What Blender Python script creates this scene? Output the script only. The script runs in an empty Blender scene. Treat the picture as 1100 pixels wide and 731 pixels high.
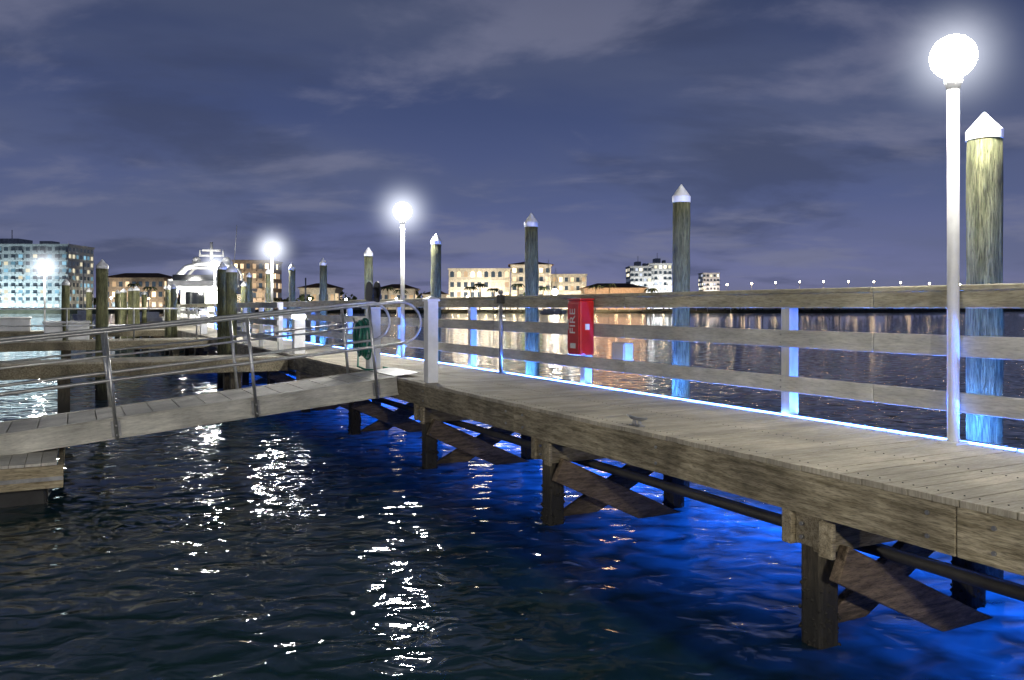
import bpy, bmesh, math, random
from mathutils import Vector, Matrix
random.seed(7)
S=bpy.context.scene
S.view_settings.view_transform='Standard'; S.view_settings.look='None'; S.view_settings.exposure=0
COL=S.collection
EYE=2.05
# ---------------------------------------------------------------- materials
def nt(name):
    m=bpy.data.materials.new(name); m.use_nodes=True
    n=m.node_tree.nodes; l=m.node_tree.links
    return m,n,l,n['Principled BSDF']
def setemi(b,c,s):
    b.inputs['Emission Color'].default_value=(*c,1); b.inputs['Emission Strength'].default_value=s
def mat(name,c1,c2,sc=(1,1,1),scale=6,rough=.7,bump=.3,island=.25,metal=0,dark=None,detail=6,bd=.01,stain=.72,fine=None):
    m,n,l,b=nt(name)
    tc=n.new('ShaderNodeTexCoord'); mp=n.new('ShaderNodeMapping'); mp.inputs['Scale'].default_value=sc
    l.new(tc.outputs['Object'],mp.inputs[0])
    geo=n.new('ShaderNodeNewGeometry')
    off=n.new('ShaderNodeVectorMath'); off.operation='MULTIPLY_ADD'
    cmb=n.new('ShaderNodeCombineXYZ')
    for i in range(3): l.new(geo.outputs['Random Per Island'],cmb.inputs[i])
    l.new(cmb.outputs[0],off.inputs[0]); off.inputs[1].default_value=(37,51,23); l.new(mp.outputs[0],off.inputs[2])
    no=n.new('ShaderNodeTexNoise'); no.inputs['Scale'].default_value=scale; no.inputs['Detail'].default_value=detail; no.inputs['Roughness'].default_value=.68
    l.new(off.outputs[0],no.inputs['Vector'])
    cr=n.new('ShaderNodeValToRGB'); cr.color_ramp.elements[0].position=.34; cr.color_ramp.elements[1].position=.64
    cr.color_ramp.elements[0].color=(*c1,1); cr.color_ramp.elements[1].color=(*c2,1)
    l.new(no.outputs['Fac'],cr.inputs[0])
    mr=n.new('ShaderNodeMapRange'); mr.inputs['To Min'].default_value=1-island; mr.inputs['To Max'].default_value=1+island*.5
    l.new(geo.outputs['Random Per Island'],mr.inputs['Value'])
    st=n.new('ShaderNodeTexNoise'); st.inputs['Scale'].default_value=1.7; st.inputs['Detail'].default_value=5
    l.new(tc.outputs['Object'],st.inputs['Vector'])
    ms=n.new('ShaderNodeMapRange'); ms.inputs['From Min'].default_value=.32; ms.inputs['From Max'].default_value=.65; ms.inputs['To Min'].default_value=stain; ms.inputs['To Max'].default_value=1.12
    l.new(st.outputs['Fac'],ms.inputs['Value'])
    mu=n.new('ShaderNodeMath'); mu.operation='MULTIPLY'; l.new(mr.outputs[0],mu.inputs[0]); l.new(ms.outputs[0],mu.inputs[1])
    fac=mu.outputs[0]; hgt=no.outputs['Fac']
    if fine:   # thin dark checks and grain lines
        fn=n.new('ShaderNodeTexNoise'); fn.inputs['Scale'].default_value=scale*4.5; fn.inputs['Detail'].default_value=3; fn.inputs['Distortion'].default_value=.4
        l.new(off.outputs[0],fn.inputs['Vector'])
        fr=n.new('ShaderNodeMapRange'); fr.inputs['From Min'].default_value=.36; fr.inputs['From Max'].default_value=.52; fr.inputs['To Min'].default_value=fine; fr.inputs['To Max'].default_value=1.05
        l.new(fn.outputs['Fac'],fr.inputs['Value'])
        m2=n.new('ShaderNodeMath'); m2.operation='MULTIPLY'; l.new(fac,m2.inputs[0]); l.new(fr.outputs[0],m2.inputs[1]); fac=m2.outputs[0]
        m3=n.new('ShaderNodeMath'); m3.operation='MULTIPLY_ADD'; l.new(fr.outputs[0],m3.inputs[0]); m3.inputs[1].default_value=.5; l.new(hgt,m3.inputs[2]); hgt=m3.outputs[0]
    vm=n.new('ShaderNodeVectorMath'); vm.operation='SCALE'; l.new(cr.outputs[0],vm.inputs[0]); l.new(fac,vm.inputs['Scale'])
    out=vm.outputs[0]
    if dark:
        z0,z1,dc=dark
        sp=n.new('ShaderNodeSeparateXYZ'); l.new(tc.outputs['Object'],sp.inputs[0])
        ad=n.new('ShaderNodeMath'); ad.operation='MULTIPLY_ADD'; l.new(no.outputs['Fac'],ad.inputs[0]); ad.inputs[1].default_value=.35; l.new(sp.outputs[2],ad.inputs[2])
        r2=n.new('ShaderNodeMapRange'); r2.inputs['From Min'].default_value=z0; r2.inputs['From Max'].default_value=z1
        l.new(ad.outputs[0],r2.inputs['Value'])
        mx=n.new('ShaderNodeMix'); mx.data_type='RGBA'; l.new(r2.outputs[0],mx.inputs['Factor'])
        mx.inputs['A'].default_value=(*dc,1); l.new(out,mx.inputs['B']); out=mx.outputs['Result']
    l.new(out,b.inputs['Base Color'])
    b.inputs['Roughness'].default_value=rough; b.inputs['Metallic'].default_value=metal
    if bump:
        bp=n.new('ShaderNodeBump'); bp.inputs['Strength'].default_value=bump; bp.inputs['Distance'].default_value=bd
        l.new(hgt,bp.inputs['Height']); l.new(bp.outputs[0],b.inputs['Normal'])
    return m
def emis(name,c,s,sample=True):
    m,n,l,b=nt(name); b.inputs['Base Color'].default_value=(*[min(1,x) for x in c],1); setemi(b,c,s)
    if not sample: m.cycles.emission_sampling='NONE'
    return m
M={}
M['deck']=mat('deck_boards',(.36,.32,.24),(.54,.49,.38),(1,9,1),5,.75,.35,.18,fine=.82)
M['fascia']=mat('weathered_timber',(.17,.14,.08),(.50,.43,.29),(9,.9,9),4,.8,.8,.3,stain=.45,fine=.6)
M['beamx']=mat('cross_timber',(.20,.16,.09),(.46,.39,.26),(.8,7,7),4,.8,.6,.35,fine=.6)
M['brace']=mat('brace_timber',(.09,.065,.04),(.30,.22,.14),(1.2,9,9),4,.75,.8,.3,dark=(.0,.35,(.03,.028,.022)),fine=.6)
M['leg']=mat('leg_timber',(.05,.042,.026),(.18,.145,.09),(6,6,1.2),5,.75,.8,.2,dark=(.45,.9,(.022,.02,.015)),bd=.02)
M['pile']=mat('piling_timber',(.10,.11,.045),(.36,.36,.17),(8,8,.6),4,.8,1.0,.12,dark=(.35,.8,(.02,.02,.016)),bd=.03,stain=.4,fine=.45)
M['rail']=mat('painted_rail_boards',(.42,.42,.39),(.60,.59,.54),(6,.8,6),4,.7,.35,.2,fine=.85)
M['railcap']=mat('rail_cap_timber',(.30,.27,.19),(.53,.49,.35),(6,.8,6),4,.75,.4,.2,fine=.75)
M['post']=mat('painted_posts',(.58,.58,.55),(.74,.74,.70),(4,4,1),4,.55,.2,.1)
M['white']=mat('white_paint',(.66,.66,.64),(.8,.8,.78),(1,1,1),3,.4,.05,.05,stain=.85)
M['alu']=mat('brushed_aluminium',(.50,.50,.48),(.66,.66,.63),(3,3,3),5,.38,.1,.05,metal=.8)
M['aluside']=mat('aluminium_stringer',(.40,.39,.34),(.60,.58,.50),(.8,6,6),4,.5,.3,.05,metal=.1,stain=.6,fine=.85)
M['grat']=mat('gangway_treads',(.46,.44,.38),(.66,.63,.56),(2,8,1),4,.7,.2,.18,fine=.85)
M['black']=mat('black_rubber',(.012,.012,.012),(.03,.03,.03),(1,1,1),4,.6,.2,.1)
M['dark']=mat('dark_pipe',(.02,.018,.015),(.05,.045,.035),(1,1,1),4,.6,.3,.1)
M['green']=mat('green_hose',(.01,.14,.09),(.02,.24,.15),(1,1,1),4,.4,.05,.2)
M['red']=mat('red_enamel',(.46,.012,.012),(.58,.02,.02),(1,1,1),3,.35,.03,.02)
M['steel']=mat('galvanised_steel',(.25,.25,.25),(.42,.42,.41),(1,1,1),8,.45,.15,.1,metal=.7)
M['glass'],_,_,b=nt('dark_glass'); b.inputs['Base Color'].default_value=(.01,.012,.015,1); b.inputs['Roughness'].default_value=.08
M['globe']=emis('lit_globe',(1,.98,.93),540)
M['globe_near']=emis('lit_globe_frosted',(1,.98,.93),330)
M['globe_fill']=emis('lit_globe_fill',(1,.95,.86),1500)  # for the unseen fill lamps added behind the camera
M['led']=emis('blue_led',(.04,.17,1),560)
M['ledin']=emis('blue_led_inner',(.09,.24,1),48)
M['warm']=emis('warm_lamp',(1,.76,.45),90,False)
M['cool']=emis('cool_lamp',(.9,.95,1),90,False)
M['cabinlight']=emis('cabin_light',(.9,1,.8),10,True)
def halo():  # emission fading from the centre, paints a bloom halo around a lamp
    m=bpy.data.materials.new('painted_halo'); m.use_nodes=True; n=m.node_tree.nodes; l=m.node_tree.links; n.clear()
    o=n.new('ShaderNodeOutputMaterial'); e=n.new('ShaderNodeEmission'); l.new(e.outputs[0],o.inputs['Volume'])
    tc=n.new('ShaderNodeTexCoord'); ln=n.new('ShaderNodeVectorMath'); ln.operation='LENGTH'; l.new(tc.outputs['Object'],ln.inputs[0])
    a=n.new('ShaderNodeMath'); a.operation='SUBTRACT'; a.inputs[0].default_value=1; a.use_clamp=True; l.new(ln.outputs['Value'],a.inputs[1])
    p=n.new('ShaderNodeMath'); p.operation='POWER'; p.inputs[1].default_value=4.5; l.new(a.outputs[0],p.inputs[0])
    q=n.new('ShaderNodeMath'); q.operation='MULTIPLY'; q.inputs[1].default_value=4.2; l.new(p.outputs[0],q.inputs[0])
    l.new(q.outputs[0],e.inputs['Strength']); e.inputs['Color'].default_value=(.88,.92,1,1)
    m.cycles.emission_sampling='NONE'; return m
M['halo']=halo()
def winmat(name,ratio,cA,cB,st):
    m,n,l,b=nt(name); b.inputs['Base Color'].default_value=(.03,.04,.05,1); b.inputs['Roughness'].default_value=.15
    g=n.new('ShaderNodeNewGeometry'); cr=n.new('ShaderNodeValToRGB'); cr.color_ramp.interpolation='CONSTANT'
    e=cr.color_ramp.elements; e[0].position=0; e[0].color=(.02,.03,.04,1); e[1].position=1-ratio; e[1].color=(*cA,1)
    q=e.new(1-ratio*.5); q.color=(*cB,1); q=e.new(1-ratio*.15); q.color=(cA[0]*2.2,cA[1]*2.2,cA[2]*2.2,1)
    l.new(g.outputs['Random Per Island'],cr.inputs[0]); l.new(cr.outputs[0],b.inputs['Emission Color']); b.inputs['Emission Strength'].default_value=st
    m.cycles.emission_sampling='NONE'; return m
M['win_cool']=winmat('windows_cool',.5,(.12,.25,.33),(.8,.72,.5),1.0)
M['win_warm']=winmat('windows_warm',.5,(.9,.7,.42),(.45,.3,.16),1.5)
M['win_few']=winmat('windows_few',.5,(.9,.8,.55),(.5,.55,.65),1.4)
M['cream']=mat('cream_stucco',(.55,.50,.40),(.64,.59,.48),(1,1,1),.5,.8,0,0)
M['concrete']=mat('pale_concrete',(.42,.45,.46),(.52,.55,.56),(1,1,1),.4,.8,0,0)
M['brown']=mat('brown_roof',(.14,.07,.04),(.22,.11,.06),(1,1,1),2,.8,0,0)
M['brick']=mat('tan_wall',(.32,.24,.17),(.42,.32,.23),(1,1,1),1,.8,0,0)
M['tree']=mat('foliage',(.02,.035,.012),(.06,.09,.03),(1,1,1),2,.8,0,.6)
M['land']=mat('shore_ground',(.03,.035,.02),(.07,.07,.05),(1,1,1),.3,.9,0,0)
M['seabed']=mat('seabed_mud',(.006,.010,.009),(.014,.018,.015),(1,1,1),.6,.95,0,0)
# ---------------------------------------------------------------- mesh helpers
def box(bm,x0,x1,y0,y1,z0,z1,Mx=None):
    vs=[Vector((x,y,z)) for z in (z0,z1) for y in (y0,y1) for x in (x0,x1)]
    if Mx is not None: vs=[Mx@v for v in vs]
    v=[bm.verts.new(p) for p in vs]
    for f in ((0,2,3,1),(4,5,7,6),(0,1,5,4),(2,6,7,3),(0,4,6,2),(1,3,7,5)): bm.faces.new([v[i] for i in f])
def basis(p,q,up=Vector((0,0,1))):
    p=Vector(p);q=Vector(q); y=(q-p).normalized()
    if abs(y.dot(up))>.98: up=Vector((1,0,0))
    x=y.cross(up).normalized(); z=x.cross(y)
    m=Matrix((x,y,z)).transposed().to_4x4(); m.translation=p; return m,(q-p).length
def beam(bm,p,q,w,h):
    m,L=basis(p,q); box(bm,-w/2,w/2,0,L,-h/2,h/2,m)
def tube(bm,pts,r,seg=10,cap=True,closed=False):
    pts=[Vector(p) for p in pts]; rings=[]; N=len(pts)
    rs=r if isinstance(r,(list,tuple)) else [r]*N
    up=Vector((0.13,0.31,1)).normalized()
    for i,p in enumerate(pts):
        if closed: t=(pts[(i+1)%N]-pts[i-1]).normalized()
        else: t=(pts[min(i+1,N-1)]-pts[max(i-1,0)]).normalized()
        if i==0:
            x=t.cross(up if abs(t.dot(up))<.95 else Vector((1,0,0))).normalized()
        else:
            x=(x-t*x.dot(t)).normalized()
        y=t.cross(x)
        rings.append([bm.verts.new(p+(x*math.cos(a)+y*math.sin(a))*rs[i]) for a in [2*math.pi*k/seg for k in range(seg)]])
    R=range(N if closed else N-1)
    for i in R:
        A=rings[i];B=rings[(i+1)%N]
        for k in range(seg):
            f=bm.faces.new((A[k],A[(k+1)%seg],B[(k+1)%seg],B[k])); f.smooth=True
    if cap and not closed:
        bm.faces.new(rings[0][::-1]); bm.faces.new(rings[-1])
def sphere(bm,c,r,seg=20,sz=1):
    q=bmesh.ops.create_uvsphere(bm,u_segments=seg,v_segments=seg//2,radius=r,matrix=Matrix.Translation(c)@Matrix.Diagonal((1,1,sz,1)))
    for v in q['verts']:
        for f in v.link_faces: f.smooth=True
def empty(name,loc=(0,0,0),rz=0,rot=None):
    e=bpy.data.objects.new(name,None); e.empty_display_size=.2; e.location=loc
    e.rotation_euler=rot if rot else (0,0,rz); COL.objects.link(e); return e
def part(name,parent,m,fn,bevel=0,loc=None):
    bm=bmesh.new(); fn(bm); bmesh.ops.recalc_face_normals(bm,faces=bm.faces[:])
    me=bpy.data.meshes.new(name); bm.to_mesh(me); bm.free(); me.materials.append(M[m] if isinstance(m,str) else m)
    o=bpy.data.objects.new(name,me); COL.objects.link(o)
    if parent: o.parent=parent
    if loc: o.location=loc
    if bevel:
        bv=o.modifiers.new('bevel','BEVEL'); bv.width=bevel; bv.segments=2; bv.limit_method='ANGLE'
    return o
# ---------------------------------------------------------------- dock frame
TH=math.atan2(.465,.885); dN=Vector((math.cos(TH),math.sin(TH),0)); dD=Vector((-math.sin(TH),math.cos(TH),0)); R0=Vector((3.21,6.04,0))
W=1.78; DZ=1.10
def P(s,t,z=0): 
    v=R0+dN*s+dD*t; v.z=z; return v
def dframe(name,s=0,t=0,z=0): return empty(name,P(s,t,z),TH)
T0,T1=-7.0,56.0
pier=dframe('boardwalk_pier')
def f(bm):
    t=T0
    while t<T1:
        j=random.uniform(-.002,.002)
        box(bm,-W+random.uniform(-.005,.005),0.02,t,t+.138,DZ-.035+j,DZ+j); t+=.1445
part('deck_planks',pier,'deck',f,.003)
def f(bm):
    t=T0+.2
    while t<T1:
        for s in (-W+.1,-W+.78,-.2):
            for o in (.035,.10): tube(bm,[(s,t-.2+o,DZ),(s,t-.2+o,DZ+.0035)],.005,6)
        t+=.1445
        if t>16: break
part('deck_screws',pier,'dark',f)
def f(bm):
    t=T0+1.1
    while t<T1:
        L=4.7; box(bm,-W+.006,-W+.05,t,t+L-.006,DZ-.29,DZ-.037)
        box(bm,-.03,.01,t,t+L-.006,DZ-.29,DZ-.037); t+=L
part('fascia_boards',pier,'fascia',f,.006)
def f(bm):
    for s in (-W+.35,-W+.75,-W+1.15,-.35):
        box(bm,s-.025,s+.025,T0,T1,DZ-.24,DZ-.037)
part('joists',pier,'fascia',f)
bents=[-6.6,-3.4,-.2,3.0,6.1]+[9.3+3.2*i for i in range(15)]
def f(bm):
    for t in bents:
        for s in (-W+.17,-.17):
            box(bm,s-.08,s+.08,t-.08,t+.08,-1.5,DZ-.24-.01)
part('legs',pier,'leg',f,.02)
def f(bm):
    for t in bents[2:6]:
        for s in (-W+.17,-.17):
            for k in range(110):
                a=random.choice((0,1,2,3)); z=-.05+.45*random.random()**1.6; u=random.uniform(-.08,.08); r=random.uniform(.008,.02)
                c={0:Vector((-.08,u,0)),1:Vector((.08,u,0)),2:Vector((u,-.08,0)),3:Vector((u,.08,0))}[a]+Vector((s,t,z))
                v=[bm.verts.new(c+Vector(d)*r) for d in ((1,0,0),(-1,0,0),(0,1,0),(0,-1,0),(0,0,1),(0,0,-1))]
                for i,j,q in ((0,2,4),(2,1,4),(1,3,4),(3,0,4),(2,0,5),(1,2,5),(3,1,5),(0,3,5)): bm.faces.new((v[i],v[j],v[q]))
part('barnacles',pier,'leg',f)
def f(bm):
    for t in bents:
        for o in (-.125,.125):
            box(bm,-W-.0+.02,-.02,t+o-.04,t+o+.04,DZ-.50,DZ-.292)
part('cap_beams',pier,'beamx',f,.008)
def f(bm):
    for t in bents:
        box(bm,-W+.052,-W+.088,t-.08,t+.08,DZ-.49,DZ-.30)
        box(bm,-W-.03,-W+.004,t-.27,t-.17,DZ-.50,DZ-.295)
part('blocking',pier,'beamx',f,.008)
def f(bm):
    for t in bents:
        beam(bm,(-W+.1,t-.205,.55),(-.28,t-.205,-.12),.07,.22)
        beam(bm,(-.1,t+.205,.55),(-W+.3,t+.205,-.12),.07,.22)
part('cross_braces',pier,'brace',f,.008)
def f(bm):
    for s,z,r in ((-W+.6,.53,.042),(-.5,.52,.05)):
        tube(bm,[(s,T0,z),(s,T1,z)],r,10)
part('utility_pipes',pier,'dark',f)
def f(bm):
    t=T0+1.1
    while t<T1:
        for z in (DZ-.10,DZ-.22):
            for k in (.15,2.4,4.5):
                tube(bm,[(-W+.008,t+k,z),(-W-.006,t+k,z)],.012,8)
        t+=4.7
    for t in bents:
        for z in (DZ-.36,DZ-.44): tube(bm,[(-W+.06,t+.02,z),(-W+.03,t+.02,z)],.012,8)
part('bolt_heads',pier,'steel',f)
# ---- blue LED strips
led=dframe('led_strip_light')
def f(bm):
    t=-3.5
    while t<34: box(bm,.045,.062,t,t+.98,DZ-.03,DZ-.014); t+=1.0
part('edge_strip',led,'led',f)
def f(bm):
    t=-3.5
    while t<34: box(bm,-.135,-.118,t,t+.98,DZ+.004,DZ+.011); t+=1.0
part('inner_strip',led,'ledin',f)
ul=dframe('underwater_dock_light')
for t in range(-5,26,3):
    for s,pw in ((.10,1.0),(-1.0,.16)):
        L=bpy.data.lights.new('submerged_light','AREA'); L.shape='RECTANGLE'; L.size=.35; L.size_y=2.2; L.energy=32*pw*(1 if t<8 else 1.5); L.color=(.007,.155,1)
        o=bpy.data.objects.new('submerged_light',L); COL.objects.link(o); o.parent=ul; o.location=(s,t+.6,-.62); o.rotation_euler=(math.pi,0,0)
def f(bm):
    for t in range(-5,26,3):
        for s in (.10,-1.0): box(bm,s-.2,s+.2,t+.6-1.15,t+.6+1.15,-.70,-.64)
part('submerged_housings',ul,'steel',f)
# ---- railing
rail=dframe('dock_railing')
def f(bm):
    t=-6.0
    while t<T1:
        L=3.3
        box(bm,-.15,-.11,t,t+L-.005,1.70,1.85); box(bm,-.15,-.11,t,t+L-.005,1.31,1.45); t+=L
part('rail_boards',rail,'rail',f,.006)
def f(bm):
    t=-6.0
    while t<T1:
        L=3.3
        box(bm,-.17,.06,t,t+L-.005,2.165,2.205); box(bm,-.15,-.11,t,t+L-.005,2.04,2.163); t+=L
part('top_rail',rail,'railcap',f,.008)
def f(bm):
    for i in range(-2,16):
        t=1.54+3.3*i; box(bm,-.108,-.0,t-.05,t+.05,DZ-.0+.004,2.163)
part('posts',rail,'post',f,.006)
def f(bm):
    for i in range(-2,16):
        t=1.54+3.3*i
        for z in (1.35,1.41,1.74,1.81,2.1): tube(bm,[(-.149,t+.01,z),(-.156,t+.01,z)],.008,8)
part('screws',rail,'steel',f)
lr=dframe('dock_railing')
part('boards',lr,'rail',lambda bm:[box(bm,-W+.05,-W+.09,14.5,21,z,z+.12) for z in (1.3,1.65,2.03)],.005)
part('posts',lr,'post',lambda bm:[box(bm,-W+.092,-W+.19,t-.05,t+.05,DZ+.004,2.15) for t in (14.6,16.7,18.8,20.9)],.005)
# ---- pilings
def piling(x,y,top,r=.13,m='pile',cap='white',name='wooden_piling'):
    e=empty(name,(x,y,0),random.uniform(0,6))
    lx,ly=random.uniform(-.03,.03),random.uniform(-.03,.03)
    if x>3: lx=ly=.005
    def f(bm):
        n=22; pts=[];rs=[]
        for i in range(n):
            z=-1.8+(top-.2+1.8)*i/(n-1); pts.append((lx*(z/3)+random.uniform(-.003,.003),ly*(z/3),z)); rs.append(r*(1.06-.08*i/n)+random.uniform(-.0035,.0035))
        tube(bm,pts,rs,28)
    part('pole',e,m,f)
    if cap:
        zt=top-.15
        def f(bm): tube(bm,[(lx,ly,zt-.055),(lx,ly,zt+.005),(lx,ly,zt+.01),(lx,ly,top)],[r*1.03,r*1.04,r*1.05,.006],24)
        o=part('cap',e,cap,f)
        for p in o.data.polygons: p.use_smooth=False
    return e
for px,dep,top in ((1057,6.25,3.5),(731,9.35,3.42),(573,12.2,3.42),(467,15.6,3.42),(397,18.9,3.40),(348,22.3,3.36),(314,25.4,3.38),(288,28.9,3.4),(268,32.4,3.4),(251,36,3.4),(236,40,3.4)):
    piling((px-550)/900*dep,dep,top,r=.122 if px>1000 else .098)
for px,dep,top,r in ((248,20.5,3.1,.13),(239,21.2,3.2,.12),(109,18.5,3.1,.125),(70,25,2.9,.11),(187,34,3.0,.13),(180,36,3.0,.13),(147,38,3.0,.13),(140,44,3.1,.14),(133,40,2.95,.14),(126,46,3.0,.14),(96,42,3.0,.14),(155,50,3.0,.14),(262,38,3.2,.13)):
    piling((px-550)/900*dep,dep,top,r)
# ---- lamps
def lamp(loc,base,top=3.83,r=.15,glob='globe',hs=.72):
    e=empty('dock_lamp',(loc[0],loc[1],0),TH)
    def f(bm): tube(bm,[(0,0,base),(0,0,top-r-.05)],.040,16)
    part('pole',e,'white',f)
    def f(bm):
        box(bm,-.07,.07,-.07,.07,base,base+.015)
        tube(bm,[(0,0,top-r-.07),(0,0,top-r-.02),(0,0,top-r+.02)],[.045,.06,.06],16)
    part('base_and_collar',e,'white',f)
    def f(bm): sphere(bm,(0,0,top),r,36,1.0)
    part('globe',e,glob,f)
    hz=part('painted_lamp_halo',e,'halo',lambda bm:sphere(bm,(0,0,0),.999,24),0,(0,0,top)); hz.scale=(hs,hs,hs)  # self-glowing volume that imitates bloom around the globe
    return e
lamp(P(-.22,-.12),DZ,3.79,.15,'globe_near')
lamp(P(-.2,10.9),DZ,3.83,.17,hs=1.0)
for t in (22.4,34): lamp(P(-.2,t),DZ,3.83,.19,hs=1.2)
lamp(((48-550)/900*37,37),.9,3.83,.22,hs=1.4)
lamp((-6.4,-3.5),.5,3.6,.16,'globe_fill')  # unseen lamp added behind the camera to light the near fascia
lamp((3.2,-5.5),.5,3.6,.16,'globe_fill')  # second unseen lamp, added as fill for the near side
# ---- white gate post, pole, cleat
e=dframe('gate_post',-W+.13,5.95)
part('shaft',e,'white',lambda bm:box(bm,-.07,.07,-.07,.07,DZ,2.12),.006)
def f(bm):
    box(bm,-.085,.085,-.085,.085,2.121,2.15)
    v=[bm.verts.new(p) for p in ((-.085,-.085,2.151),(.085,-.085,2.151),(.085,.085,2.151),(-.085,.085,2.151),(0,0,2.19))]
    for i in range(4): bm.faces.new((v[i],v[(i+1)%4],v[4]))
part('cap',e,'white',f)
e=dframe('metal_post',-.2,6.87)
part('tube',e,'steel',lambda bm:(tube(bm,[(0,0,DZ),(0,0,2.24)],.028,12),box(bm,-.06,.06,-.06,.06,DZ+.001,DZ+.014),tube(bm,[(0,0,2.24),(0,0,2.29)],[.035,.03],12)))
part('sign_bracket',e,'dark',lambda bm:box(bm,-.03,.03,-.07,.07,2.1,2.22))
e=dframe('dock_cleat',-W+.12,1.6)
def f(bm):
    tube(bm,[(0,-.13,DZ+.075),(0,-.07,DZ+.062),(0,0,DZ+.058),(0,.07,DZ+.062),(0,.13,DZ+.075)],[.008,.014,.016,.014,.008],10)
    for k in (-.035,.035): tube(bm,[(0,k,DZ),(0,k,DZ+.055)],[.018,.012],10)
    box(bm,-.03,.03,-.07,.07,DZ,DZ+.008)
part('horns',e,'steel',f)
# ---- fire extinguisher cabinet
e=dframe('fire_extinguisher_cabinet',-.27,4.62)
part('housing',e,'red',lambda bm:box(bm,-.1,.1,-.14,.14,1.48,2.13),.02)
part('door_panel',e,'red',lambda bm:(box(bm,-.112,-.1005,-.12,.12,1.52,2.09),box(bm,-.10,.10,-.145,.145,2.132,2.15)),.004)
part('handle',e,'steel',lambda bm:box(bm,-.13,-.113,.085,.105,1.78,1.9),.003)
cu=bpy.data.curves.new('label_text','FONT'); cu.body='FIRE'; cu.size=.17; cu.extrude=.001; cu.align_x='CENTER'; cu.align_y='CENTER'; cu.materials.append(M['white'])
to=bpy.data.objects.new('label_text',cu); COL.objects.link(to); to.parent=e; to.location=(-.115,0,1.88)
to.rotation_euler=Matrix(((0,0,-1),(0,1,0),(1,0,0))).to_euler() 
part('instruction_label',e,'white',lambda bm:(box(bm,-.1145,-.1125,-.06,.06,1.56,1.62)))
part('end_label',e,'white',lambda bm:box(bm,-.03,.03,-.1425,-.1405,1.78,1.85))
# ---- junction box
e=dframe('junction_box',-.02,4.12)
part('housing',e,'white',lambda bm:box(bm,-.06,.06,-.13,.13,1.38,1.64),.01)
part('lid',e,'white',lambda bm:box(bm,-.07,-.0605,-.115,.115,1.395,1.625),.004)
# ---- hose reel
e=dframe('hose_reel',-W+.2,8.45)
part('stand',e,'white',lambda bm:(box(bm,-.09,.09,-.09,.09,DZ,2.02),box(bm,-.14,.14,-.14,.14,2.021,2.05)),.01)
part('drum',e,'black',lambda bm:(tube(bm,[(-.07,0,2.27),(-.05,0,2.27)],.17,20),tube(bm,[(-.05,0,2.27),(.05,0,2.27)],.08,20),tube(bm,[(.05,0,2.27),(.07,0,2.27)],.17,20),box(bm,-.03,.03,-.03,.03,2.05,2.26)))
def f(bm):
    for k in range(9):
        R=.20+random.uniform(-.03,.05); ph=random.uniform(0,6); cx=-.14-.018*k; cz=1.58+random.uniform(-.05,.03)
        pts=[]
        for i in range(28):
            a=2*math.pi*i/28; pts.append((cx+.02*math.sin(2*a+ph),-.16+R*1.0*math.cos(a)+.01*math.sin(3*a+ph),cz+R*1.25*math.sin(a)))
        tube(bm,pts,.016,8,closed=True)
    pts=[(-.2,.1,1.35),(-.24,.0,1.15),(-.2,-.25,1.118),(-.05,-.5,1.118),(.15,-.45,1.118),(.2,-.15,1.118),(.12,-.1,1.13)]
    tube(bm,pts,.016,8)
part('hose_coil',e,'green',f)
part('hanger',e,'steel',lambda bm:tube(bm,[(-.09,-.05,1.82),(-.32,-.1,1.82),(-.34,-.1,1.88)],.015,8))
# ---- gangway
slope=math.atan2(.46,4.62); GL=6.6
g=empty('gangway',P(-W-.02,6.8,DZ+.012))
Mg=Matrix.Rotation(TH+math.pi,4,'Z')@Matrix.Rotation(slope,4,'Y'); g.rotation_euler=Mg.to_euler()
GW=1.2
def f(bm):
    x=.02
    while x<GL: box(bm,x,x+.288,-GW+.05,-.05,-.03,0.0); x+=.3
part('treads',g,'grat',f,.004)
part('side_stringers',g,'aluside',lambda bm:(box(bm,0,GL,-.046,0,-.24,.008),box(bm,0,GL,-GW,-GW+.046,-.24,.008)),.006)
part('stringer_flanges',g,'aluside',lambda bm:(box(bm,0,GL,-.0,.02,-.24,-.215),box(bm,0,GL,0,.02,-.012,.008)),.003)
def f(bm):
    x=.3
    while x<GL: box(bm,x,x+.06,-GW+.05,-.05,-.2,-.035); x+=1.0
part('cross_members',g,'alu',f)
part('landing_plate',g,'steel',lambda bm:box(bm,-.35,.015,-GW+.05,-.05,.004,.012))
def f(bm):
    for y in (.042,-GW-.022):
        for x in (.3,1.86,3.43,5.0,6.4):
            tube(bm,[(x,y,-.24),(x,y,1.0)],.021,12)
        pts=[(GL,y,1.0)]+[(x,y,1.0) for x in (5,3,1,.1,-.1)]
        for k in range(1,12):
            a=math.pi*k/11; pts.append((-.1-.30*math.sin(a),y,1.0-.28+.28*math.cos(a)))
        pts+=[(x,y,.44) for x in (.1,1,3,5,GL)]
        tube(bm,pts,.021,10)
        tube(bm,[(.3,y,.72),(GL,y,.72)],.014,8)
part('handrails',g,'alu',f)
def f(bm):
    for x in (.3,1.86,3.43,5.0,6.4):
        for z in (-.19,-.08): tube(bm,[(x,.062,z),(x,.07,z)],.011,8)
        box(bm,x-.05,x+.05,.0205,.0225,-.21,-.03)
part('bracket_bolts',g,'steel',f)
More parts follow.
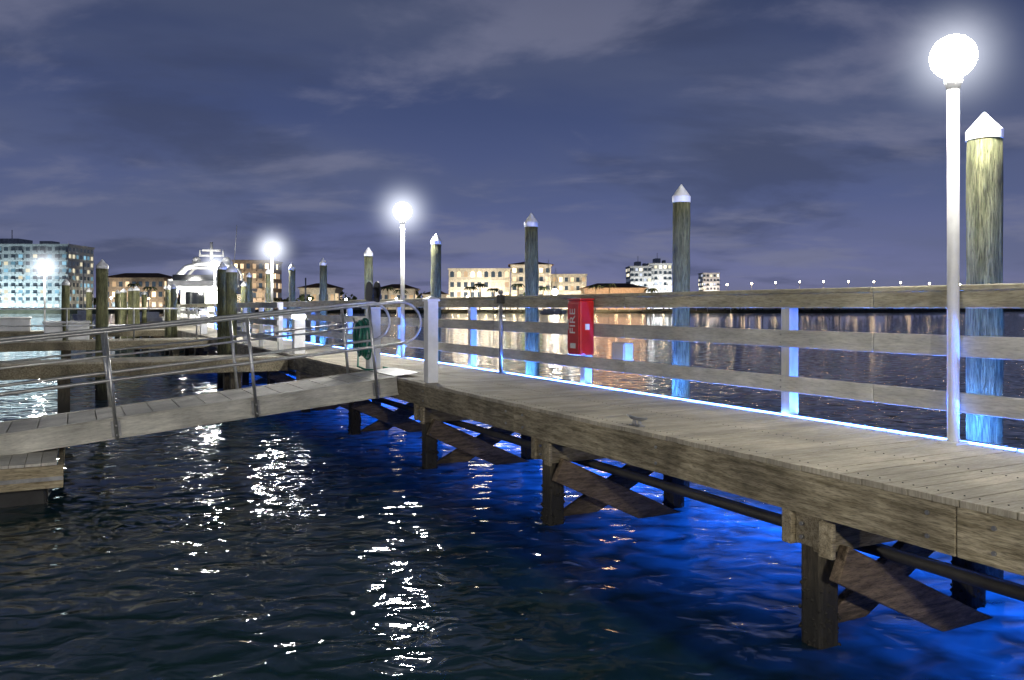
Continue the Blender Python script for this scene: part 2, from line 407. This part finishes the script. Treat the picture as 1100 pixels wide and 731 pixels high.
# ---- floating dock
fl=dframe('floating_dock')
u0=-W-3.95
part('frame_timbers',fl,'beamx',lambda bm:(box(bm,-40,u0,6.0,6.05,.18,.41),box(bm,-40,u0,8.95,9.0,.18,.41),box(bm,u0-.05,u0+.002,6.052,8.948,.18,.41)),.006)
def f(bm):
    x=u0-.06
    while x>-34: box(bm,x-.138,x,6.03,8.97,.412,.44); x-=.145
part('deck_planks',fl,'grat',f)
part('pontoons',fl,'black',lambda bm:[box(bm,u0-.15-k*2.4-2.0,u0-.15-k*2.4,6.15,8.85,-.3,.179) for k in range(10)],.03)
part('rub_strip',fl,'steel',lambda bm:box(bm,-40,u0,5.985,5.999,.26,.30))
# ---- finger piers further out (left)
def finger(t,u,z,w,name='finger_pier'):
    e=dframe(name)
    part('deck_planks',e,'deck',lambda bm:[box(bm,-W-.03-.145*k-.138,-W-.03-.145*k,t,t+w,z-.035,z) for k in range(int(u/.145))])
    part('fascia',e,'fascia',lambda bm:(box(bm,-W-u,-W-.02,t+.0,t+.05,z-.28,z-.037),box(bm,-W-u,-W-.02,t+w-.05,t+w,z-.28,z-.037)))
    part('legs',e,'leg',lambda bm:[box(bm,-W-1-3*k-.1,-W-1-3*k+.1,t+o-.1,t+o+.1,-1,z-.29) for k in range(int(u/3)) for o in (.2,w-.2)])
    return e
finger(13.2,16,1.05,1.2); finger(24,26,1.05,1.3); finger(36,30,1.05,1.3)
e=dframe('finger_pier_railing')
def f(bm):
    for k in range(9): tube(bm,[(-W-.4-1.8*k,24.05,1.05),(-W-.4-1.8*k,24.05,2.0)],.025,8)
    for z in (1.5,2.0): tube(bm,[(-W-.3,24.05,z),(-W-15,24.05,z)],.025,8)
part('tubes',e,'alu',f)
for t in (13.2,22.5,27):
    e=dframe('power_pedestal',-W+.2,t)
    part('body',e,'white',lambda bm:box(bm,-.11,.11,-.11,.11,DZ,1.95),.01)
    part('hood',e,'white',lambda bm:box(bm,-.14,.14,-.14,.14,1.951,2.0),.01)
    part('lens',e,'cool',lambda bm:box(bm,-.112,.112,-.112,.112,1.82,1.88))
for s,t in ((-W-4,24.7),(-W-9,24.7),(-W-6,36.6),(-W-12,36.6)):
    e=dframe('dock_storage_box',s,t)
    part('chest',e,'white',lambda bm:box(bm,-.6,.6,-.3,.3,1.05,1.55),.03)
    part('lid',e,'white',lambda bm:box(bm,-.64,.64,-.34,.34,1.551,1.63),.03)
# ---- water and seabed
def watermat():
    m,n,l,b=nt('water')
    b.inputs['Roughness'].default_value=.02; b.inputs['IOR'].default_value=1.33
    tc=n.new('ShaderNodeTexCoord')
    def noise(sc,scale,det,rot=0,dist=0):
        mp=n.new('ShaderNodeMapping'); mp.inputs['Scale'].default_value=sc; mp.inputs['Rotation'].default_value=(0,0,rot); l.new(tc.outputs['Object'],mp.inputs[0])
        q=n.new('ShaderNodeTexNoise'); q.inputs['Scale'].default_value=scale; q.inputs['Detail'].default_value=det; q.inputs['Distortion'].default_value=dist; q.inputs['Roughness'].default_value=.42
        l.new(mp.outputs[0],q.inputs['Vector']); return q.outputs['Fac']
    a=noise((1,1.25,1),1.1,1,.3,.3); c=noise((1,1.3,1),3.4,1.8,-.25,.5)
    m1=n.new('ShaderNodeMath'); m1.operation='MULTIPLY_ADD'; l.new(a,m1.inputs[0]); m1.inputs[1].default_value=1.5; l.new(c,m1.inputs[2])
    bp=n.new('ShaderNodeBump'); bp.inputs['Strength'].default_value=1; bp.inputs['Distance'].default_value=.036
    l.new(m1.outputs[0],bp.inputs['Height']); l.new(bp.outputs[0],b.inputs['Normal'])
    k=noise((1,1,1),.8,3)
    mx=n.new('ShaderNodeMix'); mx.data_type='RGBA'; l.new(k,mx.inputs['Factor'])
    mx.inputs['A'].default_value=(.005,.016,.014,1); mx.inputs['B'].default_value=(.010,.027,.023,1)
    l.new(mx.outputs['Result'],b.inputs['Base Color'])
    tr=n.new('ShaderNodeBsdfTranslucent'); ad=n.new('ShaderNodeAddShader')
    r=n.new('ShaderNodeMapRange'); r.inputs['From Min'].default_value=.3; r.inputs['From Max'].default_value=.7; r.inputs['To Min'].default_value=.2; r.inputs['To Max'].default_value=1
    l.new(c,r.inputs['Value'])
    vs=n.new('ShaderNodeVectorMath'); vs.operation='SCALE'; vs.inputs[0].default_value=(.25,.4,.5); l.new(r.outputs[0],vs.inputs['Scale'])
    l.new(vs.outputs[0],tr.inputs['Color'])
    l.new(b.outputs[0],ad.inputs[0]); l.new(tr.outputs[0],ad.inputs[1]); l.new(ad.outputs[0],n['Material Output'].inputs['Surface'])
    return m
M['water']=watermat()
part('water',None,'water',lambda bm:bm.faces.new([bm.verts.new(p) for p in ((-2500,-300,0),(2500,-300,0),(2500,3500,0),(-2500,3500,0))]))
part('seabed',None,'seabed',lambda bm:bm.faces.new([bm.verts.new(p) for p in ((-2600,-400,-2.4),(2600,-400,-2.4),(2600,3600,-2.4),(-2600,3600,-2.4))]))
# ---- shoreline land
def px(x,dep): return (x-550)/900*dep
def zz(y,dep): return EYE+(330-y)/900*dep
def f(bm):
    N=80; pts=[]
    for i in range(N+1):
        x=-900+1800*i/N
        y=268+12*math.sin(x*.013)+random.uniform(-3,3)+(0 if x<110 else (x-110)*.9)
        pts.append((x,y))
    for i in range(N):
        a=pts[i];b2=pts[i+1]
        q=[bm.verts.new(p) for p in ((a[0],a[1],-.3),(b2[0],b2[1],-.3),(b2[0],b2[1]+1,1.1),(a[0],a[1]+1,1.1),(b2[0],b2[1]+500,1.5),(a[0],a[1]+500,1.5))]
        bm.faces.new((q[0],q[1],q[2],q[3])); bm.faces.new((q[3],q[2],q[4],q[5]))
    bmesh.ops.remove_doubles(bm,verts=bm.verts[:],dist=.01)
part('ground',None,'land',f)
def f(bm):
    def leaf(c,s):
        n=Vector((random.gauss(0,1),random.gauss(0,1),random.gauss(0,1))).normalized(); x=n.orthogonal().normalized(); y=n.cross(x)
        bm.faces.new([bm.verts.new(c+x*a*s+y*b_*s) for a,b_ in ((-1,-.6),(1,-.5),(.8,.6),(-.7,.7))])
    for k in range(230):
        x=random.uniform(-330,300)
        if 15<x<60 and random.random()<.5: continue
        y=285+random.uniform(-6,12)+(0 if x<110 else (x-110)*.9)
        h=random.uniform(2.0,6.0); w=random.uniform(2.5,5)
        tube(bm,[(x,y,1),(x+random.uniform(-.4,.4),y,h*.7)],[.3,.12],5)
        for q in range(34):
            a=random.uniform(0,6.28); r=random.random()**.5
            c=Vector((x+w*r*math.cos(a),y+w*r*math.sin(a),1.5+h*(.3+.7*random.random()*math.sqrt(max(0,1-r*r*.8)))))
            leaf(c,random.uniform(.5,1.0))
part('tree_line',None,'tree',f)
def palm(x,y,h):
    e=empty('palm_tree',(x,y,1))
    part('trunk',e,'brick',lambda bm:tube(bm,[(0,0,0),(.2,0,h*.5),(.1,0,h)],[.28,.2,.16],8))
    def f(bm):
        for k in range(13):
            a=k*2.4; pr=None
            for i in range(6):
                q=i/5; r=2.6*q; z=h+.9*math.sin(q*2.6)-1.2*q*q; w=.4*math.sin(.3+q*2.7)
                c=Vector((.1+r*math.cos(a),r*math.sin(a),z)); sd=Vector((-math.sin(a),math.cos(a),-.3))*w
                cur=(bm.verts.new(c-sd),bm.verts.new(c+sd))
                if pr: bm.faces.new((pr[0],pr[1],cur[1],cur[0]))
                pr=cur
    part('fronds',e,'tree',f)
for x,h in ((505,7),(515,8),(530,6.5),(556,8),(583,7),(640,7.5),(655,8),(700,6.5),(415,7),(430,6),(140,8),(160,7)): palm(px(x,272),272+random.uniform(0,3),h)
# ---- buildings
def add_fill(parent,loc,power,col=(1,.9,.75),size=6):  # added area light without a fixture, brightens facades and the bridge
    L=bpy.data.lights.new('fill_light','AREA'); L.energy=power; L.color=col; L.shape='RECTANGLE'; L.size=size; L.size_y=.6
    o=bpy.data.objects.new('fill_light',L); COL.objects.link(o); o.parent=parent; o.location=loc; o.rotation_euler=(math.radians(105),0,0)
def building(name,x0,x1,ytop,dep,floors,cols,wall,win,D=14,balc=True,roof=None,arch=False,rot=0,fl=2500,fc=(1,.9,.75)):
    xa,xb=px(x0,dep),px(x1,dep); w=xb-xa; h=zz(ytop,dep)-1.2
    e=empty(name,((xa+xb)/2,dep,1.2),rot)
    fh=h/floors; cw=w/cols
    part('walls',e,wall,lambda bm:box(bm,-w/2,w/2,0,D,0,h))
    def f(bm):
        for i in range(floors):
            for j in range(cols):
                a=-w/2+cw*(j+.22); b2=a+cw*.56; z0=i*fh+fh*.25; z1=i*fh+fh*.75
                v=[bm.verts.new(p) for p in ((a,-.06,z0),(b2,-.06,z0),(b2,-.06,z1),(a,-.06,z1))]; 
                if arch and i==floors-1:
                    v=v[:3]+[bm.verts.new(((a+b2)/2,-.06,z1+fh*.12))]+[v[3]]
                bm.faces.new(v)
            nd=max(2,int(D/cw))
            for s in (-1,1):
                for j in range(nd):
                    a=D/nd*(j+.2); b2=a+D/nd*.6
                    bm.faces.new([bm.verts.new(p) for p in ((s*(w/2+.06),a,i*fh+fh*.25),(s*(w/2+.06),b2,i*fh+fh*.25),(s*(w/2+.06),b2,i*fh+fh*.8),(s*(w/2+.06),a,i*fh+fh*.8))])
    part('windows',e,win,f)
    def f(bm):
        for i in range(1,floors):
            if balc:
                for j in range(0,cols,1):
                    if (j%3)!=2: box(bm,-w/2+cw*j+.08*cw,-w/2+cw*(j+1)-.08*cw,-1.0,-.002,i*fh-.12,i*fh+.1); box(bm,-w/2+cw*j+.08*cw,-w/2+cw*(j+1)-.08*cw,-1.0,-.95,i*fh+.102,i*fh+.6)
            else: box(bm,-w/2-.1,w/2+.1,-.15,-.002,i*fh-.12,i*fh+.12)
        box(bm,-w/2-.3,w/2+.3,-.3,D+.3,h+.002,h+.5)
    part('slabs_and_parapet',e,wall,f)
    if roof=='hip':
        def f(bm):
            a=[bm.verts.new(p) for p in ((-w/2-1,-1,h+.5),(w/2+1,-1,h+.5),(w/2+1,D+1,h+.5),(-w/2-1,D+1,h+.5),(-w/2+D*.35,D/2,h+2.2),(w/2-D*.35,D/2,h+2.2))]
            for q in ((0,1,5,4),(1,2,5),(2,3,4,5),(3,0,4)): bm.faces.new([a[i] for i in q])
        part('roof',e,'brown',f)
    elif roof=='tower':
        part('penthouse',e,wall,lambda bm:(box(bm,-w*.18,w*.05,D*.2,D*.7,h+.51,h+fh*1.1),box(bm,w*.2,w*.3,D*.3,D*.6,h+.51,h+fh*.8)))
        part('antenna',e,'steel',lambda bm:tube(bm,[(-w*.05,D*.4,h+fh*1.1),(-w*.05,D*.4,h+fh*1.1+3)],.12,6))
    if fl:
        add_fill(e,(0,-max(7,h*.6),1.5),fl,fc,w*.9)
    return e
building('apartment_building',-60,73,264,262,9,17,'concrete','win_cool',16,True,'tower',fl=8000,fc=(.75,.95,1))
building('hotel_building',482,548,290,290,4,9,'cream','win_warm',16,False,None,True,fl=6500)
building('hotel_building',549,592,286,286,5,6,'cream','win_warm',18,True,'hip',fl=5000)
building('condo_building',593,630,296,300,4,6,'cream','win_warm',14,True,None,fl=3600)
building('restaurant_building',628,694,311,280,1,9,'brick','win_warm',14,False,'hip',fl=3000,fc=(1,.7,.45))
building('condo_tower',677,700,287,420,8,5,'concrete','win_few',16,True,'tower',fl=9000,fc=(1,.95,.9))
building('condo_tower',697,722,284,430,8,5,'concrete','win_few',16,True,'tower',fl=9000,fc=(1,.95,.9))
building('condo_tower',755,773,294,600,8,5,'concrete','win_few',14,True,None,fl=16000,fc=(1,.8,.7))
building('townhouse',250,290,281,276,5,6,'brick','win_warm',14,True,None,fl=2600)
building('townhouse',112,176,300,276,3,9,'brick','win_warm',12,False,'hip',fl=1600)
building('waterfront_house',405,445,312,278,1,6,'cream','win_warm',12,False,'hip',fl=500)
building('waterfront_house',322,360,311,284,1,6,'cream','win_warm',12,False,'hip',fl=500)
building('waterfront_house',455,478,318,276,1,4,'cream','win_few',12,False,'hip',fl=300)
def shorelamp(x,y,dep,r,m):
    e=empty('street_lamp',(px(x,dep),dep,0)); z=zz(y,dep)
    part('pole',e,'steel',lambda bm:(tube(bm,[(0,0,.5),(0,0,z-r*.5)],.09,6),tube(bm,[(0,0,z-r*.5),(0,-.3,z-r*.2)],.06,6)))
    part('head',e,m,lambda bm:sphere(bm,(0,-.3,z),r,10))
for x,y,m,r in ((486,322,'warm',.3),(492,322,'warm',.35),(502,319,'warm',.3),(512,323,'cool',.3),(522,322,'warm',.35),(532,323,'warm',.3),(541,321,'cool',.3),(552,323,'warm',.35),(560,319,'warm',.3),(596,314,'cool',1.0),(598,321,'warm',.9),(590,322,'warm',.5),(604,323,'warm',.4),(612,320,'cool',.6),(622,322,'warm',.4),(640,321,'warm',.35),(662,320,'warm',.4),(676,322,'warm',.35),(690,320,'warm',.35),(702,322,'cool',.3),(712,321,'warm',.35),(725,322,'warm',.3),(737,321,'warm',.3),(748,322,'warm',.3),(760,322,'warm',.25),(785,321,'warm',.3),(372,322,'cool',.3),(333,321,'warm',.3),(345,322,'warm',.3),(426,321,'warm',.3),(97,318,'warm',.35),(120,320,'cool',.3),(160,321,'warm',.3),(20,322,'warm',.3),(8,324,'cool',.35)):
    shorelamp(x,y,266 if x<700 else 275,r,m)
# ---- bridge
br=empty('bridge',(0,0,0))
def brp(i):
    q=i/40; x=px(770+420*q,560); y=560+50*math.sin(q*3); z=zz(319-6*math.sin(min(1,q*1.25)*math.pi),560); return Vector((x,y,z))
part('road_deck',br,'cream',lambda bm:[beam(bm,brp(i),brp(i+1),12,1.3) for i in range(40)])
part('parapet',br,'concrete',lambda bm:[beam(bm,brp(i)+Vector((0,-6.1,1.1)),brp(i+1)+Vector((0,-6.1,1.1)),.2,.9) for i in range(40)])
part('piers',br,'concrete',lambda bm:[(box(bm,brp(i).x-.9,brp(i).x+.9,brp(i).y-4,brp(i).y+4,-1,brp(i).z-.66)) for i in range(1,40,2)])
part('lamp_poles',br,'steel',lambda bm:[tube(bm,[brp(i)+Vector((0,-5,0)),brp(i)+Vector((0,-5,7.5))],.12,6) for i in range(1,40,3)])
part('lamp_heads',br,'warm',lambda bm:[sphere(bm,brp(i)+Vector((0,-5,7.7)),.55,8) for i in range(1,40,3)])
part('headlights',br,'warm',lambda bm:[sphere(bm,brp(i)+Vector((random.uniform(-2,2),-5.6,2.0)),random.uniform(.2,.5),8) for i in range(0,40)])
for i in (4,12,20,28,36): add_fill(br,brp(i)+Vector((0,-14,-4)),14000,(1,.65,.35),40)
# ---- yacht (stern towards camera)
yd=48; ya=empty('motor_yacht',(px(207,yd),yd,0),.10)
def f(bm):
    st=[(0,1.7,1.5,1.0),(1.5,1.85,1.55,1.0),(5,1.95,1.7,1.0),(9,1.7,1.95,.9),(12,1.0,2.2,.6),(14,.05,2.45,.05)]
    rings=[]
    for y,w,z,k in st:
        pr=[(-w,z),(-w*.93,z*.5),(-w*.75*k,.05),(-w*.3*k,-.4),(w*.3*k,-.4),(w*.75*k,.05),(w*.93,z*.5),(w,z)]
        rings.append([bm.verts.new((a,y,b_)) for a,b_ in pr])
    for A,B in zip(rings,rings[1:]):
        for i in range(7): bm.faces.new((A[i],A[i+1],B[i+1],B[i]))
        bm.faces.new((A[7],A[0],B[0],B[7]))
    bm.faces.new(rings[0])
part('hull',ya,'white',f,.03)
def f(bm):
    box(bm,-1.55,1.55,3.0,9.0,1.55,3.1)
    box(bm,-1.75,1.75,.4,9.4,3.102,3.28)
    box(bm,-1.6,-1.5,.5,.8,1.5,3.1); box(bm,1.5,1.6,.5,.8,1.5,3.1)
    box(bm,-1.7,-1.62,1.0,7.5,3.282,3.7); box(bm,1.62,1.7,1.0,7.5,3.282,3.7); box(bm,-1.619,1.619,1.0,1.08,3.282,3.6)
part('superstructure',ya,'white',f,.04)
part('cabin_doors',ya,'glass',lambda bm:(box(bm,-1.2,-.1,2.93,2.998,1.6,2.95)))
part('cabin_window',ya,'cabinlight',lambda bm:(box(bm,.0,1.2,2.93,2.998,1.6,2.95)))
part('side_windows',ya,'glass',lambda bm:(box(bm,-1.57,-1.551,3.5,8.5,2.2,2.85),box(bm,1.551,1.57,3.5,8.5,2.2,2.85)))
part('flybridge_windscreen',ya,'glass',lambda bm:box(bm,-1.5,1.5,1.3,1.34,3.61,3.95))
def f(bm):
    pts=[(-1.75,3,3.3),(-1.72,3.4,4.0),(-1.4,3.7,4.45),(-.7,3.9,4.66),(0,3.95,4.70),(.7,3.9,4.66),(1.4,3.7,4.45),(1.72,3.4,4.0),(1.75,3,3.3)]
    tube(bm,pts,.19,10)
    pts=[(a*.98,b_+1.6,c) for a,b_,c in pts]; tube(bm,pts,.09,8)
    box(bm,-1.25,1.25,3.6,5.5,4.42,4.5)
part('radar_arch',ya,'white',f)
def f(bm):
    tube(bm,[(0,4.2,4.6),(0,4.2,6.1)],[.13,.08],8); tube(bm,[(-.75,4.2,5.25),(.75,4.2,5.25)],.07,6); box(bm,-.55,.55,4.1,4.3,5.5,5.62)
    tube(bm,[(-.7,4.2,5.25),(-.7,4.2,5.6)],.04,6); tube(bm,[(.7,4.2,5.25),(.7,4.2,5.6)],.04,6)
    sphere(bm,(-.9,4.2,4.9),.28,12); sphere(bm,(.9,4.2,4.9),.28,12)
    tube(bm,[(1.3,4.4,4.5),(1.45,4.6,7.2)],.02,5)
part('mast_and_radar',ya,'white',f)
part('swim_platform',ya,'brick',lambda bm:box(bm,-1.6,1.6,-.9,-.01,.35,.45))
part('cockpit_and_fill_lights',ya,'globe',lambda bm:[sphere(bm,(x,y,z),r,10) for x,y,z,r in ((-1,.3,2.95,.09),(0.9,.3,2.95,.14),(-.9,2.2,3.45,.11),(.9,2.2,3.45,.11),(1.0,-.4,1.7,.10))])  # upper flybridge pair is added to brighten the radar arch
part('stern_rail',ya,'alu',lambda bm:(tube(bm,[(-1.7,.1,2.1),(1.7,.1,2.1)],.03,6),[tube(bm,[(x,.1,1.5),(x,.1,2.1)],.025,6) for x in (-1.6,-.8,0,.8,1.6)]))
def sail(x,dep,h):
    e=empty('sailboat',(px(x,dep),dep,0),.5)
    def f(bm):
        rings=[]
        for y,w in ((-4,.9),(-1,1.4),(2,1.2),(5,.05)):
            rings.append([bm.verts.new((a,y,b_)) for a,b_ in ((-w,1.1),(-w*.8,.2),(0,-.4),(w*.8,.2),(w,1.1))])
        for A,B in zip(rings,rings[1:]):
            for i in range(4): bm.faces.new((A[i],A[i+1],B[i+1],B[i]))
            bm.faces.new((A[4],A[0],B[0],B[4]))
        bm.faces.new(rings[0])
        box(bm,-.7,.7,-1.5,2,1.1,1.6)
    part('hull',e,'white',f)
    part('mast_and_boom',e,'alu',lambda bm:(tube(bm,[(0,.5,1.1),(0,.5,h)],.06,6),tube(bm,[(0,.5,1.9),(0,-3,2.0)],.05,6)))
sail(590,230,15); sail(598,240,13); sail(330,70,4.5); sail(160,75,3.6); sail(90,110,8)
# ---------------------------------------------------------------- sky
w_=bpy.data.worlds.new('World'); S.world=w_; w_.use_nodes=True
n=w_.node_tree.nodes; l=w_.node_tree.links; bg=n['Background']
tc=n.new('ShaderNodeTexCoord'); sp=n.new('ShaderNodeSeparateXYZ'); l.new(tc.outputs['Generated'],sp.inputs[0])
cr=n.new('ShaderNodeValToRGB'); e=cr.color_ramp.elements
e[0].position=0; e[0].color=(.21,.205,.35,1); e[1].position=.36; e[1].color=(.032,.047,.112,1)
for p_,c in ((.04,(.155,.170,.32)),(.12,(.090,.116,.252)),(.22,(.056,.079,.185)),(.6,(.010,.018,.028)),(1,(.006,.012,.018))):
    q=e.new(p_); q.color=(*c,1)
l.new(sp.outputs[2],cr.inputs[0])
za=n.new('ShaderNodeMath'); za.operation='ADD'; l.new(sp.outputs[2],za.inputs[0]); za.inputs[1].default_value=.16
dv=n.new('ShaderNodeVectorMath'); dv.operation='DIVIDE'
cb=n.new('ShaderNodeCombineXYZ'); 
for i in range(3): l.new(za.outputs[0],cb.inputs[i])
l.new(tc.outputs['Generated'],dv.inputs[0]); l.new(cb.outputs[0],dv.inputs[1])
def cl(sc,scale,lo,hi,loc,det=7):
    mp=n.new('ShaderNodeMapping'); mp.inputs['Scale'].default_value=sc; mp.inputs['Location'].default_value=loc; l.new(dv.outputs[0],mp.inputs[0])
    q=n.new('ShaderNodeTexNoise'); q.inputs['Scale'].default_value=scale; q.inputs['Detail'].default_value=det; q.inputs['Roughness'].default_value=.55; q.inputs['Distortion'].default_value=.3; l.new(mp.outputs[0],q.inputs['Vector'])
    r=n.new('ShaderNodeMapRange'); r.interpolation_type='SMOOTHSTEP'; r.inputs['From Min'].default_value=lo; r.inputs['From Max'].default_value=hi; l.new(q.outputs['Fac'],r.inputs['Value']); return r.outputs[0]
c1=cl((.6,.8,0),.8,.38,.64,(3,1,0),5); c2=cl((.8,1.0,0),1.6,.49,.66,(7.3,2.2,0),9); c3=cl((.8,.9,0),1.2,.48,.66,(1.3,9.2,0),8)
fade=n.new('ShaderNodeMapRange'); fade.inputs['From Min'].default_value=.32; fade.inputs['From Max'].default_value=.5; fade.inputs['To Min'].default_value=1; fade.inputs['To Max'].default_value=.1; l.new(sp.outputs[2],fade.inputs['Value'])
def mixc(prev,fac,k,c):
    mx=n.new('ShaderNodeMix'); mx.data_type='RGBA'; mx.inputs['B'].default_value=(*c,1)
    f1=n.new('ShaderNodeMath'); f1.operation='MULTIPLY'; f1.inputs[1].default_value=k; l.new(fac,f1.inputs[0])
    f2=n.new('ShaderNodeMath'); f2.operation='MULTIPLY'; l.new(f1.outputs[0],f2.inputs[0]); l.new(fade.outputs[0],f2.inputs[1])
    l.new(f2.outputs[0],mx.inputs['Factor']); l.new(prev,mx.inputs['A']); return mx.outputs['Result']
o=mixc(cr.outputs[0],c1,.5,(.105,.125,.205)); o=mixc(o,c3,.55,(.045,.058,.115)); o=mixc(o,c2,.6,(.185,.195,.29))
l.new(o,bg.inputs['Color']); bg.inputs['Strength'].default_value=1.0
# ---------------------------------------------------------------- camera
cam=bpy.data.cameras.new('camera'); co=bpy.data.objects.new('camera',cam); COL.objects.link(co)
co.location=(0,0,EYE); co.rotation_euler=(math.radians(90),0,0)
cam.sensor_width=36; cam.lens=36*900/1100; cam.shift_y=-35.5/1100; cam.clip_end=6000; cam.clip_start=.05
S.camera=co
